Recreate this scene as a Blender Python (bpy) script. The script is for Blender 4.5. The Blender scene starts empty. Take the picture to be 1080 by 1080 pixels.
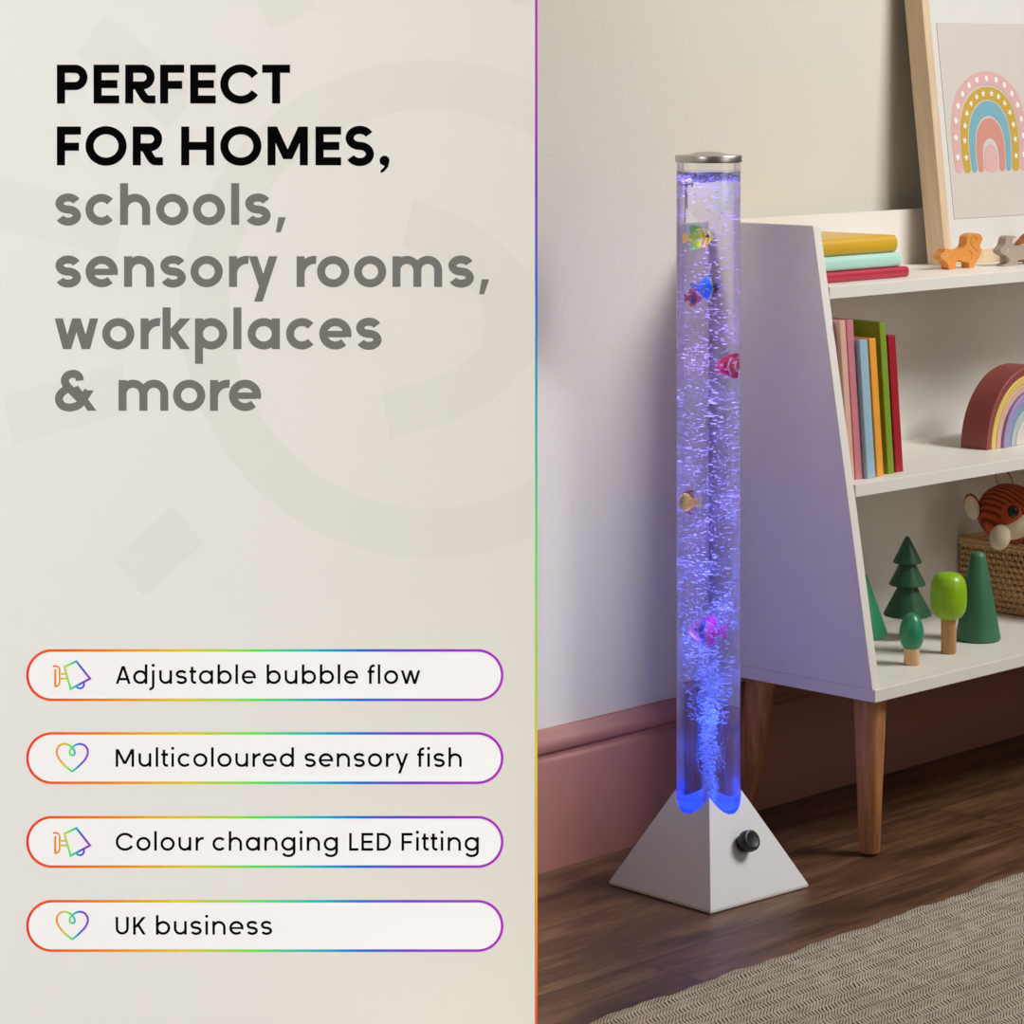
import bpy, bmesh, math, random
import numpy as np
from mathutils import Vector, Matrix
random.seed(7); rng = np.random.default_rng(7)
R = math.radians
scene = bpy.context.scene
COL = scene.collection

# ------------------------------------------------------------------ camera
FOC, HOR, CAMH = 3150.0, 64.0, 1.0          # focal length and horizon row in pixels of the 1080 frame
cd = bpy.data.cameras.new('camera'); cam = bpy.data.objects.new('camera', cd); COL.objects.link(cam)
cam.location = (0, 0, CAMH); cam.rotation_euler = (R(90), 0, 0)
cd.sensor_width = 36; cd.lens = 36*FOC/1080; cd.shift_y = -(540-HOR)/1080; cd.clip_end = 50
scene.camera = cam

# ------------------------------------------------------------------ materials
def lin(c):
    return tuple(((v/255)/12.92 if v/255 <= .04045 else ((v/255+.055)/1.055)**2.4) for v in c)+(1.,)
class NT:
    def __init__(s, name):
        s.m = bpy.data.materials.new(name); s.m.use_nodes = True
        s.t = s.m.node_tree; s.b = s.t.nodes['Principled BSDF']; s.out = s.t.nodes['Material Output']
    def n(s, typ, ins=None, **kw):
        x = s.t.nodes.new(typ)
        for k, v in kw.items(): setattr(x, k, v)
        for k, v in (ins or {}).items():
            if hasattr(v, 'is_output'): s.t.links.new(v, x.inputs[k])
            else: x.inputs[k].default_value = v
        return x
    def l(s, a, b): s.t.links.new(a, b)
    def math(s, op, a, b=0.0, c=0.0):
        x = s.t.nodes.new('ShaderNodeMath'); x.operation = op
        for i, v in enumerate((a, b, c)):
            if hasattr(v, 'is_output'): s.t.links.new(v, x.inputs[i])
            else: x.inputs[i].default_value = v
        return x.outputs[0]
    def ramp(s, fac, stops, interp='LINEAR'):
        x = s.t.nodes.new('ShaderNodeValToRGB'); e = x.color_ramp.elements
        x.color_ramp.interpolation = interp
        while len(e) < len(stops): e.new(.5)
        for i, (p, c) in enumerate(stops): e[i].position = p; e[i].color = c
        s.l(fac, x.inputs[0]); return x.outputs[0]
    def coord(s, which='Object'): return s.n('ShaderNodeTexCoord').outputs[which]
    def mapped(s, scale, rot=(0,0,0), which='Object', loc=(0,0,0)):
        return s.n('ShaderNodeMapping', {'Vector': s.coord(which), 'Scale': scale, 'Rotation': rot, 'Location': loc}).outputs[0]
    def noise(s, vec, scale, detail=4., rough=.5):
        return s.n('ShaderNodeTexNoise', {'Vector': vec, 'Scale': scale, 'Detail': detail, 'Roughness': rough}).outputs[0]
    def mix(s, f, a, b):
        x = s.t.nodes.new('ShaderNodeMix'); x.data_type = 'RGBA'
        for i, v in ((0, f), (6, a), (7, b)):
            if hasattr(v, 'is_output'): s.l(v, x.inputs[i])
            else: x.inputs[i].default_value = v
        return x.outputs[2]
    def bump(s, h, strength=.3, dist=.001):
        x = s.n('ShaderNodeBump', {'Height': h, 'Strength': strength, 'Distance': dist}); s.l(x.outputs[0], s.b.inputs['Normal'])

def shade(c, f): return tuple(min(1, v*f) for v in c[:3])+(1.,)
_M = {}
def mat(name, rgb, rough=.5, var=.06, bump=.0, bscale=300., spec=.5, metal=0., scale=40., coat=0.):
    """plain painted / printed surface with a little procedural variation"""
    if name in _M: return _M[name]
    n = NT(name); c = lin(rgb)
    f = n.noise(n.coord(), scale)
    n.l(n.ramp(f, [(.3, shade(c, 1-var)), (.7, shade(c, 1+var))]), n.b.inputs['Base Color'])
    n.b.inputs['Roughness'].default_value = rough; n.b.inputs['Specular IOR Level'].default_value = spec
    n.b.inputs['Metallic'].default_value = metal; n.b.inputs['Coat Weight'].default_value = coat
    if bump: n.bump(n.noise(n.coord(), bscale), bump, .0008)
    _M[name] = n.m; return n.m
def wood(name, c1, c2, grain=(40, 40, 2.5), rough=.45, bump=.15, rot=(0,0,0)):
    if name in _M: return _M[name]
    n = NT(name); v = n.mapped(grain, rot)
    f = n.noise(v, 3., 6., .6); f2 = n.noise(n.mapped(tuple(g*5 for g in grain), rot), 4., 3.)
    k = n.math('ADD', n.math('MULTIPLY', f, .75), n.math('MULTIPLY', f2, .25))
    a, b = lin(c1), lin(c2)
    n.l(n.ramp(k, [(.33, a), (.5, tuple((x+y)/2 for x, y in zip(a, b))), (.66, b)]), n.b.inputs['Base Color'])
    n.b.inputs['Roughness'].default_value = rough; n.bump(k, bump, .0006)
    _M[name] = n.m; return n.m
SPECTRUM = [(.0, (232,52,24)), (.17, (241,133,12)), (.33, (226,196,28)), (.48, (98,228,84)), (.6, (20,184,190)), (.7, (10,110,214)), (.8, (110,56,204)), (1., (176,36,190))]
def gradient(name, axis, a, b, stops=SPECTRUM, rough=.6):
    n = NT(name)
    sx = n.n('ShaderNodeSeparateXYZ', {'Vector': n.coord()}).outputs[axis]
    f = n.n('ShaderNodeMapRange', {'Value': sx, 'From Min': a, 'From Max': b}).outputs[0]
    n.l(n.ramp(f, [(p, lin(c)) for p, c in stops]), n.b.inputs['Base Color'])
    n.b.inputs['Roughness'].default_value = rough; n.b.inputs['Specular IOR Level'].default_value = .1
    return n.m

def wall_mat():
    n = NT('cream wall paint'); v = n.coord()
    n.l(n.ramp(n.noise(v, 2.), [(.3, lin((211,207,194))), (.7, lin((216,212,199)))]), n.b.inputs['Base Color'])
    n.b.inputs['Roughness'].default_value = .75
    h = n.math('ADD', n.noise(v, 160., 3.), n.math('MULTIPLY', n.noise(v, 500., 2.), .4)); n.bump(h, .35, .0012)
    return n.m
def skirt_mat():
    n = NT('dusty terracotta paint'); v = n.coord()
    n.l(n.ramp(n.noise(v, 5.), [(.3, lin((156,105,92))), (.7, lin((161,110,97)))]), n.b.inputs['Base Color'])
    n.b.inputs['Roughness'].default_value = .5; n.bump(n.noise(v, 90.), .12, .001); return n.m
def floor_mat():
    n = NT('brown oak planks')
    v = n.mapped((1,1,1), (0,0,-R(46.3)))            # planks run along the wall
    br = n.n('ShaderNodeTexBrick', {'Vector': n.n('ShaderNodeMapping', {'Vector': v, 'Location': (.22, .065, 0)}).outputs[0], 'Color1': (.35,.35,.35,1), 'Color2': (.65,.65,.65,1), 'Mortar': (0,0,0,1),
        'Scale': 1., 'Mortar Size': .0011, 'Mortar Smooth': .1, 'Bias': 0., 'Brick Width': 1.25, 'Row Height': .165}); br.offset = .37
    tone = n.n('ShaderNodeSeparateColor', {'Color': br.outputs['Color']}).outputs[0]
    off = n.n('ShaderNodeVectorMath', {0: v, 1: n.n('ShaderNodeCombineXYZ', {'X': n.math('MULTIPLY', tone, 9.), 'Y': n.math('MULTIPLY', tone, 31.)}).outputs[0]}, operation='ADD').outputs[0]
    s1 = n.n('ShaderNodeMapping', {'Vector': off, 'Scale': (2.2, 16., 1)}).outputs[0]
    s2 = n.n('ShaderNodeMapping', {'Vector': off, 'Scale': (9., 130., 1)}).outputs[0]
    g1 = n.noise(s1, 1.6, 6., .62); g2 = n.noise(s2, 1.5, 4., .6)
    k = n.math('ADD', n.math('MULTIPLY', g1, .68), n.math('MULTIPLY', g2, .32))
    k = n.math('ADD', k, n.math('MULTIPLY', n.math('SUBTRACT', tone, .5), .18))
    c = n.ramp(k, [(.34, lin((52,33,19))), (.47, lin((88,60,38))), (.56, lin((113,82,55))), (.68, lin((136,103,72)))])
    c = n.mix(br.outputs['Fac'], c, lin((46,31,22)))
    n.l(c, n.b.inputs['Base Color'])
    n.b.inputs['Roughness'].default_value = .46; n.b.inputs['Specular IOR Level'].default_value = .35
    h = n.math('SUBTRACT', n.math('MULTIPLY', k, .5), br.outputs['Fac']); n.bump(h, .35, .0012)
    return n.m
def rug_mat():
    n = NT('woven wool rug'); sep = n.n('ShaderNodeSeparateXYZ', {'Vector': n.coord()})
    wob = n.math('MULTIPLY', n.math('SUBTRACT', n.noise(n.coord(), 22., 2.), .5), .016)
    u = n.math('ADD', sep.outputs[0], wob); v = n.math('ADD', sep.outputs[1], n.math('MULTIPLY', wob, .4))
    q = n.math('SUBTRACT', u, n.math('SUBTRACT', n.math('MULTIPLY', v, 1.055), n.math('MULTIPLY', n.math('PINGPONG', v, .0132), .445)))
    fr = n.math('PINGPONG', q, .0027)
    yarn = n.n('ShaderNodeMapRange', {'Value': fr, 'From Min': .0001, 'From Max': .0015}, interpolation_type='SMOOTHSTEP').outputs[0]
    vv = n.math('PINGPONG', v, .0066)
    tight = n.n('ShaderNodeMapRange', {'Value': n.noise(n.coord(), 70., 3., .6), 'From Min': .38, 'From Max': .72}).outputs[0]
    knot = n.n('ShaderNodeMapRange', {'Value': vv, 'From Min': .0, 'From Max': .0028}, interpolation_type='SMOOTHSTEP').outputs[0]
    lean = n.math('LESS_THAN', n.math('FRACT', n.math('DIVIDE', v, .0264)), .5)
    dark = n.math('MULTIPLY', n.math('MULTIPLY', n.math('SUBTRACT', 1., yarn), n.math('MULTIPLY_ADD', lean, .35, .65)), n.math('MULTIPLY', knot, n.math('SUBTRACT', 1.1, tight)))
    base = n.ramp(n.noise(n.coord(), 30., 4.), [(.3, lin((182,170,150))), (.7, lin((204,192,172)))])
    n.l(n.mix(n.math('MINIMUM', n.math('MULTIPLY', dark, 1.7), 1.), base, lin((62,54,46))), n.b.inputs['Base Color'])
    n.b.inputs['Roughness'].default_value = .95; n.b.inputs['Specular IOR Level'].default_value = .1
    n.bump(n.math('ADD', yarn, n.math('MULTIPLY', knot, .3)), .7, .0016); return n.m

# ------------------------------------------------------------------ mesh helpers
def box(bm, x0, x1, y0, y1, z0, z1, bev=0.):
    r = bmesh.ops.create_cube(bm, size=1.)
    for v in r['verts']:
        v.co = Vector((x0+(v.co.x+.5)*(x1-x0), y0+(v.co.y+.5)*(y1-y0), z0+(v.co.z+.5)*(z1-z0)))
    if bev:
        es = {e for v in r['verts'] for e in v.link_edges}
        bmesh.ops.bevel(bm, geom=list(es), offset=bev, segments=2, profile=.5, affect='EDGES')
def lathe(bm, prof, seg=40, c=(0,0,0), closed=False):
    rings = []
    for r, z in prof:
        if r < 1e-6: rings.append([bm.verts.new((c[0], c[1], c[2]+z))])
        else: rings.append([bm.verts.new((c[0]+r*math.cos(2*math.pi*i/seg), c[1]+r*math.sin(2*math.pi*i/seg), c[2]+z)) for i in range(seg)])
    n = len(rings)
    for k in range(n if closed else n-1):
        a, b = rings[k], rings[(k+1) % n]
        for i in range(seg):
            j = (i+1) % seg
            if len(a) == 1 and len(b) == 1: continue
            if len(a) == 1: bm.faces.new((a[0], b[j], b[i]))
            elif len(b) == 1: bm.faces.new((a[i], a[j], b[0]))
            else: bm.faces.new((a[i], a[j], b[j], b[i]))
def prism(bm, pts, t0, t1, ax='y'):
    """outline in (a, z), extruded from t0 to t1 along y (or x)"""
    def P(a, t, z): return (a, t, z) if ax == 'y' else (t, a, z)
    f = [bm.verts.new(P(a, t0, z)) for a, z in pts]; g = [bm.verts.new(P(a, t1, z)) for a, z in pts]
    bm.faces.new(f); bm.faces.new(g[::-1]); n = len(pts)
    for i in range(n): bm.faces.new((f[(i+1) % n], f[i], g[i], g[(i+1) % n]))
def ellipsoid(bm, c, r, rot=None, seg=24, rings=14):
    x = bmesh.ops.create_uvsphere(bm, u_segments=seg, v_segments=rings, radius=1.)
    m = Matrix.Translation(c) @ (rot.to_4x4() if rot else Matrix.Identity(4)) @ Matrix.Diagonal((*r, 1))
    bmesh.ops.transform(bm, matrix=m, verts=x['verts'])
def tube(bm, pts, rad, seg=6, closed=False):
    n = len(pts); rings = []
    for i, p in enumerate(pts):
        p = Vector(p); a = Vector(pts[(i-1) % n] if (closed or i) else pts[i]); b = Vector(pts[(i+1) % n] if (closed or i < n-1) else pts[i])
        t = (b-a).normalized(); u = t.cross(Vector((0, 0, 1)))
        if u.length < 1e-3: u = t.cross(Vector((1, 0, 0)))
        u.normalize(); w = t.cross(u)
        rr = rad[i] if hasattr(rad, '__len__') else rad
        rings.append([bm.verts.new(p+rr*(u*math.cos(2*math.pi*k/seg)+w*math.sin(2*math.pi*k/seg))) for k in range(seg)])
    for i in range(n if closed else n-1):
        a, b = rings[i], rings[(i+1) % n]
        for k in range(seg): bm.faces.new((a[k], a[(k+1) % seg], b[(k+1) % seg], b[k]))
    if not closed: bm.faces.new(rings[0][::-1]); bm.faces.new(rings[-1])
def smooth_closed(pts, n=6, closed=True):
    out = []; N = len(pts)
    rngN = N if closed else N-1
    for i in range(rngN):
        g = (lambda k: pts[k % N]) if closed else (lambda k: pts[min(max(k, 0), N-1)])
        p0, p1, p2, p3 = g(i-1), g(i), g(i+1), g(i+2)
        for j in range(n):
            t = j/n
            out.append(tuple(.5*((2*b)+(-a+c)*t+(2*a-5*b+4*c-d)*t*t+(-a+3*b-3*c+d)*t**3) for a, b, c, d in zip(p0, p1, p2, p3)))
    if not closed: out.append(pts[-1])
    return out
def obj(name, bm, m, parent=None, smooth=None, bevel=0., loc=None, rot=None, label=None):
    bmesh.ops.recalc_face_normals(bm, faces=bm.faces[:])
    me = bpy.data.meshes.new(name); bm.to_mesh(me); bm.free()
    o = bpy.data.objects.new(name, me); COL.objects.link(o); o.parent = parent
    if m: me.materials.append(m)
    if loc is not None: o.location = loc
    if rot is not None: o.rotation_euler = rot
    if smooth is not None: me.shade_smooth(); me.set_sharp_from_angle(angle=R(smooth))
    if bevel:
        b = o.modifiers.new('edge', 'BEVEL'); b.width = bevel; b.segments = 2; b.limit_method = 'ANGLE'; b.angle_limit = R(35)
    if label: o['label'] = label
    return o
def B(): return bmesh.new()
def tag(o, label, cat, group=None, kind=None):
    o['label'] = label; o['category'] = cat
    if group: o['group'] = group
    if kind: o['kind'] = kind
    return o
def thing(name, label, cat, loc, rotz=0, group=None):
    o = bpy.data.objects.new(name, None); COL.objects.link(o); o.empty_display_size = .05
    o.location = loc; o.rotation_euler = (0, 0, rotz); return tag(o, label, cat, group)
def struct(name, bm, m, **k):
    o = obj(name, bm, m, **k); o['kind'] = 'structure'; return o

# ------------------------------------------------------------------ the room
A_W = R(46.3)                                            # direction of the back wall in plan
wd = Vector((math.cos(A_W), math.sin(A_W), 0)); wk = Vector((-math.sin(A_W), math.cos(A_W), 0))
W0 = Vector((.0315, 3.671, 0))+wk*.016                   # a point on the wall's plane
bm = B(); box(bm, -4., 5., -6., 5., -.06, 0.)
fl = struct('floor', bm, floor_mat()); fl.location = (1.2, 2.6, 0)
bm = B(); box(bm, -1.6, 4.2, 0, .1, 0, 2.6); w = struct('wall_back', bm, wall_mat()); w.location = W0; w.rotation_euler = (0, 0, A_W)
prof = [(0,0), (-.016,0), (-.016,.1335), (-.0150,.1355), (-.0118,.138), (-.0112,.1425), (-.0125,.1445), (-.0158,.1465), (-.0172,.151), (-.0168,.156), (-.0140,.161), (-.0100,.1645), (-.0088,.1685), (-.0060,.1715), (0,.172)]
bm = B(); prism(bm, prof, -1.6, 4.2, ax='x'); s = struct('baseboard_back', bm, skirt_mat(), smooth=40); s.location = W0; s.rotation_euler = (0, 0, A_W)

# ------------------------------------------------------------------ shelf coordinates: s along its front, b into its depth, h up
A_S = R(45.2); sd = Vector((math.cos(A_S), math.sin(A_S), 0)); sk = Vector((-sd.y, sd.x, 0)); SC = Vector((.451, 3.71, 0))
def SP(s, b, h): return SC+sd*s+sk*b+Vector((0, 0, h))
white = mat('white lacquered board', (232,229,222), .45, .015, .05, 200.)
DEPTH, SW, TOP = .275, .86, .791
def front(h): return .099*max(0, (h-.202))/.589           # how far the front edge has leaned back at height h
sh = thing('bookshelf', 'white wooden bookshelf with slanted sides on round timber legs against the wall', 'bookshelf', SC, A_S)
for nm, x0 in (('side_panel', 0), ('side_panel', SW-.015)):
    bm = B(); prism(bm, [(.004, .218), (DEPTH, .218), (DEPTH, TOP), (front(TOP), TOP)], x0, x0+.015, ax='x'); obj(nm, bm, white, sh, bevel=.0008)
bm = B(); box(bm, 0, SW, 0, DEPTH, .202, .2178); obj('bottom_shelf', bm, white, sh, bevel=.0008)
bm = B(); box(bm, .0152, SW-.0152, front(.455), DEPTH-.007, .4515, .4675); obj('middle_shelf', bm, white, sh, bevel=.0006)
bm = B(); box(bm, .0152, SW-.0152, front(.70), DEPTH-.007, .698, .714); obj('top_shelf', bm, white, sh, bevel=.0006)
bm = B(); box(bm, .0152, SW-.0152, DEPTH-.0068, DEPTH, .218, TOP); obj('back_panel', bm, white, sh)
legw = wood('acacia wood', (150,96,54), (208,150,96), (38, 38, 3.))
def leg(sx, by, dx, dy):
    bm = B(); n = 28
    top, bot = Vector((sx, by, .202)), Vector((sx+dx, by+dy, .004))
    pr = [(.0012, 0), (.0118, 0), (.0128, .0012), (.0205, 1.)]
    rings = []
    for r, t in [(.0122, 0.), (.0130, .008), (.0209, 1.)]:
        c = bot.lerp(top, t); rings.append([bm.verts.new(c+Vector((r*math.cos(2*math.pi*i/n), r*math.sin(2*math.pi*i/n), 0))) for i in range(n)])
    for a, b in zip(rings, rings[1:]):
        for i in range(n): bm.faces.new((a[i], a[(i+1) % n], b[(i+1) % n], b[i]))
    bm.faces.new(rings[0][::-1]); bm.faces.new(rings[-1])
    o = obj('leg', bm, legw, sh, smooth=50)
    bm = B(); lathe(bm, [(0, 0), (.0105, 0), (.0105, .0045), (0, .0045)], 20, (bot.x, bot.y, 0)); obj('foot_pad', bm, mat('black rubber', (20,18,17), .7), o, smooth=40)
leg(.036, .036, -.001, .000); leg(.036, DEPTH-.062, -.002, .030); leg(SW-.036, .036, .001, 0); leg(SW-.036, DEPTH-.062, .002, .03)

# ------------------------------------------------------------------ books
page = mat('book pages', (226,214,188), .8, .05, .1, 500.)
def flat_book(label, rgb, h, t, s1, ln, b0, dep, rz=0, sheen=.35):
    t_ = thing('book', label, 'book', SP(s1-ln/2, b0+dep/2, h), A_S+rz, 'books lying on the top shelf')
    m = mat('book cover %d %d %d' % rgb, rgb, sheen, .03, .25, 120.)
    bm = B(); c = .002; r = t/2
    # spine: rounded, facing the room; boards over and under
    pr = [(-dep/2+r*.55-r*.55*math.sin(a), r+r*math.cos(a)) for a in np.linspace(0, math.pi, 11)]
    pts = [(dep/2, t)]+[(y, z) for y, z in pr]+[(dep/2, 0), (dep/2, c), (-dep/2+r*.8, c), (-dep/2+r*.8, t-c), (dep/2, t-c)]
    prism(bm, pts, -ln/2, ln/2, ax='x'); obj('cover', bm, m, t_, smooth=40, bevel=.0006)
    bm = B(); box(bm, -ln/2+.004, ln/2-.004, -dep/2+r*.85, dep/2-.004, c+.0002, t-c-.0002); obj('pages', bm, page, t_)
flat_book('dark red book lying at the bottom of the stack on the top shelf', (176,40,66), .7142, .0138, .2235, .203, .117, .135)
flat_book('pale mint book lying between the yellow and dark red books', (178,222,208), .7284, .0190, .2085, .188, .1185, .13)
flat_book('mustard yellow book lying on top of the mint book', (212,168,42), .7478, .0222, .2035, .183, .121, .125, R(-.6))
def stand_book(label, rgb, s, t, H, b, dep, rough=.45, top=None):
    t_ = thing('book', label, 'book', SP(s, b, .4677), A_S, 'upright books on the middle shelf')
    ln = .096
    m = mat('book cover %d %d %d' % rgb, rgb, rough, .04, .3, 160.)
    bm = B(); c = .0016
    def L(x, y, z): return (x-z*ln, y, z)
    pts = [(0, .001), (.001, 0), (t-.001, 0), (t, .001), (t, dep), (t-c, dep), (t-c, .003), (c, .003), (c, dep), (0, dep)]
    f = [bm.verts.new(L(x, y, 0.0+x*ln*0)) for x, y in pts]; g = [bm.verts.new(L(x, y, H)) for x, y in pts]
    bm.faces.new(f); bm.faces.new(g[::-1])
    for i in range(len(pts)): j = (i+1) % len(pts); bm.faces.new((f[j], f[i], g[i], g[j]))
    obj('cover', bm, m, t_, bevel=.0005)
    bm = B(); f = []; g = []
    for x, y in ((c+.0001, .0032), (t-c-.0001, .0032), (t-c-.0001, dep-.004), (c+.0001, dep-.004)):
        f.append(bm.verts.new(L(x, y, .003))); g.append(bm.verts.new(L(x, y, H-.004)))
    bm.faces.new(f); bm.faces.new(g[::-1])
    for i in range(4): j = (i+1) % 4; bm.faces.new((f[j], f[i], g[i], g[j]))
    obj('pages', bm, page, t_)
stand_book('pale peach book upright between the shelf side and the pink book', (222,178,160), .0365, .0125, .2035, .070, .14)
stand_book('dusty pink book upright second from the shelf side', (206,124,136), .0502, .0150, .2035, .070, .14)
stand_book('light blue book upright between the pink and orange books', (156,190,208), .0668, .0172, .1775, .064, .14)
stand_book('orange book upright between the light blue and green books', (240,164,58), .0905, .0145, .1775, .067, .13)
stand_book('tall lime green book upright beside the orange one, its cover showing above', (122,150,30), .1200, .0135, .1965, .072, .145, .8)
stand_book('crimson book upright at the open end of the standing row', (164,24,40), .1388, .0165, .1775, .074, .13)

# ------------------------------------------------------------------ framed rainbow print leaning on the top shelf
FW, FH, LEAN = .2843, .47, R(6.4)
pf = thing('picture_frame', 'large pale wood frame with rainbow print leaning against the wall on the bookshelf', 'picture', SP(.4331, .2124, .7142), A_S)
pf.rotation_euler = (-LEAN, 0, A_S)
maple = wood('pale maple wood', (204,178,144), (226,204,172), (30, 30, 2.), .5, .08)
fw_, fd_ = .0165, .031
for nm, (x0, x1, z0, z1) in (('frame_side', (0, fw_, 0, FH)), ('frame_side', (FW-fw_, FW, 0, FH)), ('frame_rail', (fw_, FW-fw_, 0, .0195)), ('frame_rail', (fw_, FW-fw_, FH-.0195, FH))):
    bm = B(); box(bm, x0, x1, 0, fd_, z0, z1); obj(nm, bm, maple, pf, bevel=.0008)
bm = B(); box(bm, fw_, FW-fw_, .006, .009, .0195, FH-.0195); obj('mount', bm, mat('white mount card', (216,214,210), .8, .01, .1, 300.), pf)
bm = B(); box(bm, .0363, FW-.0363, .0052, .006, .0640, .3425); pr_ = obj('print', bm, mat('pale pink grey paper', (206,198,191), .8, .01, .05, 300.), pf)
cx_, bz = .1360, .1335
def art(name, m, pts, y): 
    bm = B(); prism(bm, pts, y-.00025, y); return obj(name, bm, m, pr_)
def archband(ox, otop, ix, itop, base, exo=2.2, n=40, lean=.006):
    """band between an outer and an inner arch: half widths ox / ix, tops otop / itop"""
    def arch(w, top, s):
        o = []
        for k in range(n+1):
            a = math.pi*k/n; c, q = math.cos(a), math.sin(a)
            x = w*math.copysign(abs(c)**(2/exo), c); z = base+(top-base)*abs(q)**(2/exo)
            o.append((cx_+x*(.80+.20*min(1, 1.3*abs(q)))+lean*(z-base)/.13*1.0, z))
        return o[::-1] if s < 0 else o
    o, q = arch(ox, otop, 1), arch(ix, itop, -1)
    def cap(a, b): m_, r_ = (a[0]+b[0])/2, abs(a[0]-b[0])/2; d_ = 1 if b[0] > a[0] else -1; return [(m_-d_*r_*math.cos(t), base-min(r_*.8, .006)*math.sin(t)) for t in (.5, 1., 1.57, 2.1, 2.6)]
    if ix < .001: return o+cap(o[-1], o[0])
    return o+cap(o[-1], q[0])+q+cap(q[-1], o[0])
AY = .0051
pk = mat('print pink', (214,170,168), .8, .03); ye = mat('print mustard', (196,160,56), .8, .03); bl = mat('print blue', (116,170,184), .8, .03); co = mat('print coral', (204,140,126), .8, .03)
WD = mat('print white', (236,232,226), .8, .01)
art('pink_arch', pk, archband(.108, .2725, .0865, .2530, .134), AY)
art('mustard_arch', ye, archband(.0835, .2505, .0625, .2320, .1335), AY)
art('blue_arch', bl, archband(.0595, .2300, .0435, .2085, .1335), AY)
art('coral_arch', co, archband(.0405, .2055, .0235, .1765, .1335), AY)
art('pink_core', pk, archband(.0190, .1680, .0005, .1340, .1335), AY)
def along(w, top, t, lean=.006, exo=2.2):
    a = math.pi*t; c, q = math.cos(a), math.sin(a); z = .1335+(top-.1335)*abs(q)**(2/exo)
    return (cx_+w*math.copysign(abs(c)**(2/exo), c)*(.80+.20*min(1, 1.3*abs(q)))+lean*(z-.1335)/.13, z)
bm = B()
for k in range(15):
    p = along(.0972, .2627, .035+k*.93/14); prism(bm, [(p[0]+.0042*math.cos(a), p[1]+.0044*math.sin(a)) for a in np.linspace(0, 2*math.pi, 12)[:-1]], AY-.0007, AY-.0004)
obj('white_dots', bm, WD, pr_)
bm = B()
for k in range(14):
    p = along(.0730, .2412, .04+k*.92/13); pts = []
    for j in range(10):
        rr = .0058 if j % 2 == 0 else .0026; a = math.pi/2+.2*k+j*math.pi/5; pts.append((p[0]+rr*math.cos(a), p[1]+rr*math.sin(a)))
    prism(bm, pts, AY-.0007, AY-.0004)
obj('white_stars', bm, WD, pr_)

# ------------------------------------------------------------------ wooden animals on the top shelf
def animal(name, label, cat, s, b, h, outline, rgb, thick, eye, marks=(), n=4):
    t = thing(name, label, cat, SP(s, b, h), A_S)
    m = wood('toy wood %d %d %d' % rgb, tuple(int(v*.93) for v in rgb), rgb, (60, 60, 60), .5, .05)
    bm = B(); prism(bm, smooth_closed(outline, n), 0, thick); obj('body', bm, m, t, bevel=.0012, smooth=50)
    if eye:
        ex, ez = eye
        bm = B(); ellipsoid(bm, (ex, -.0001, ez), (.0021, .0007, .0024), seg=14, rings=8); e = obj('eye', bm, mat('eye white', (236,232,228), .4), t, smooth=60)
        bm = B(); ellipsoid(bm, (ex-.0002, -.0007, ez+.0003), (.0010, .0005, .0012), seg=12, rings=8); obj('pupil', bm, mat('eye dark', (40,34,40), .3), e, smooth=60)
    for nm, pts, c in marks:
        bm = B()
        if nm == 'tail_groove': tube(bm, [(x, -.0001, z) for x, z in smooth_closed(pts, 6, False)], .0005, 6)
        else: prism(bm, pts, -.0006, .0004)
        obj(nm, bm, mat('toy mark %d %d %d' % c, c, .6), t, smooth=50)
    return t
SQ = [(-.0289,.0),(-.0164,.0),(-.0152,.0061),(-.0122,.0102),(-.0068,.0117),(.0043,.0085),(.0149,.0068),(.0155,.0),(.0273,.0),(.0303,.0061),(.0379,.012),(.043,.0179),(.0442,.0239),(.0414,.0295),(.0446,.0342),(.0471,.0396),(.043,.0446),(.0348,.047),(.0226,.0473),(.0138,.0446),(.0104,.0405),(.0094,.0333),(.0043,.0284),(-.0078,.0262),(-.0219,.0251),(-.0303,.0282),(-.0379,.029),(-.0418,.0242),(-.0498,.0192),(-.0458,.0148),(-.0389,.0115),(-.0329,.007)]
animal('wooden_squirrel', 'orange wooden toy squirrel with curled tail standing before the picture frame', 'toy animal', .40, .160, .7142, SQ, (222,146,64), .0135, (-.0343,.0202),
    [('tail_groove', [(.0340,.0375), (.0322,.0408), (.0275,.0428), (.0218,.0408), (.0188,.0362), (.0215,.0315), (.0290,.0262), (.0345,.0210)], (186,112,44)),
     ('tail_groove', [(.0150,.0245), (.0205,.0215), (.0222,.0165), (.0205,.012)], (186,112,44))])
GR = [(-.0043,.0),(.027,.0),(.0274,.0058),(.0439,.0072),(.0587,.0063),(.0597,.0),(.0778,.0),(.081,.0082),(.0825,.018),(.0757,.0245),(.0587,.0265),(.0439,.0265),(.0290,.0262),(.0215,.0280),(.0249,.0378),(.0218,.0411),(.0082,.0418),(.002,.0381),(-.0012,.0303),(-.0084,.0246),(-.0115,.0204),(-.0043,.0158),(.002,.0137),(.0070,.0095),(.0060,.0053),(-.0001,.0028)]
animal('wooden_animal', 'grey wooden toy animal with long ears at the frame edge', 'toy animal', .48, .145, .7142, GR, (172,158,142), .0135, (.0061,.0217),
    [('inner_ear', [(.0135,.0310), (.0215,.0310), (.0238,.0375), (.0212,.0392), (.0165,.0380)], (214,188,176)), ('chin_shade', [(-.002,.0150), (.003,.0135), (.0085,.0090), (.0072,.0050), (.0012,.0040), (-.0005,.0095)], (128,98,82))])  # shade in the hollow under the chin is painted as a brown patch
BR = [(.0790,.0268),(.0872,.0310),(.0979,.0374),(.113,.0418),(.1303,.0361),(.1347,.0208),(.1325,.0),(.1195,.0),(.1173,.0064),(.1001,.0072),(.0979,.0),(.0851,.0),(.0829,.0105),(.0776,.0225)]
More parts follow.
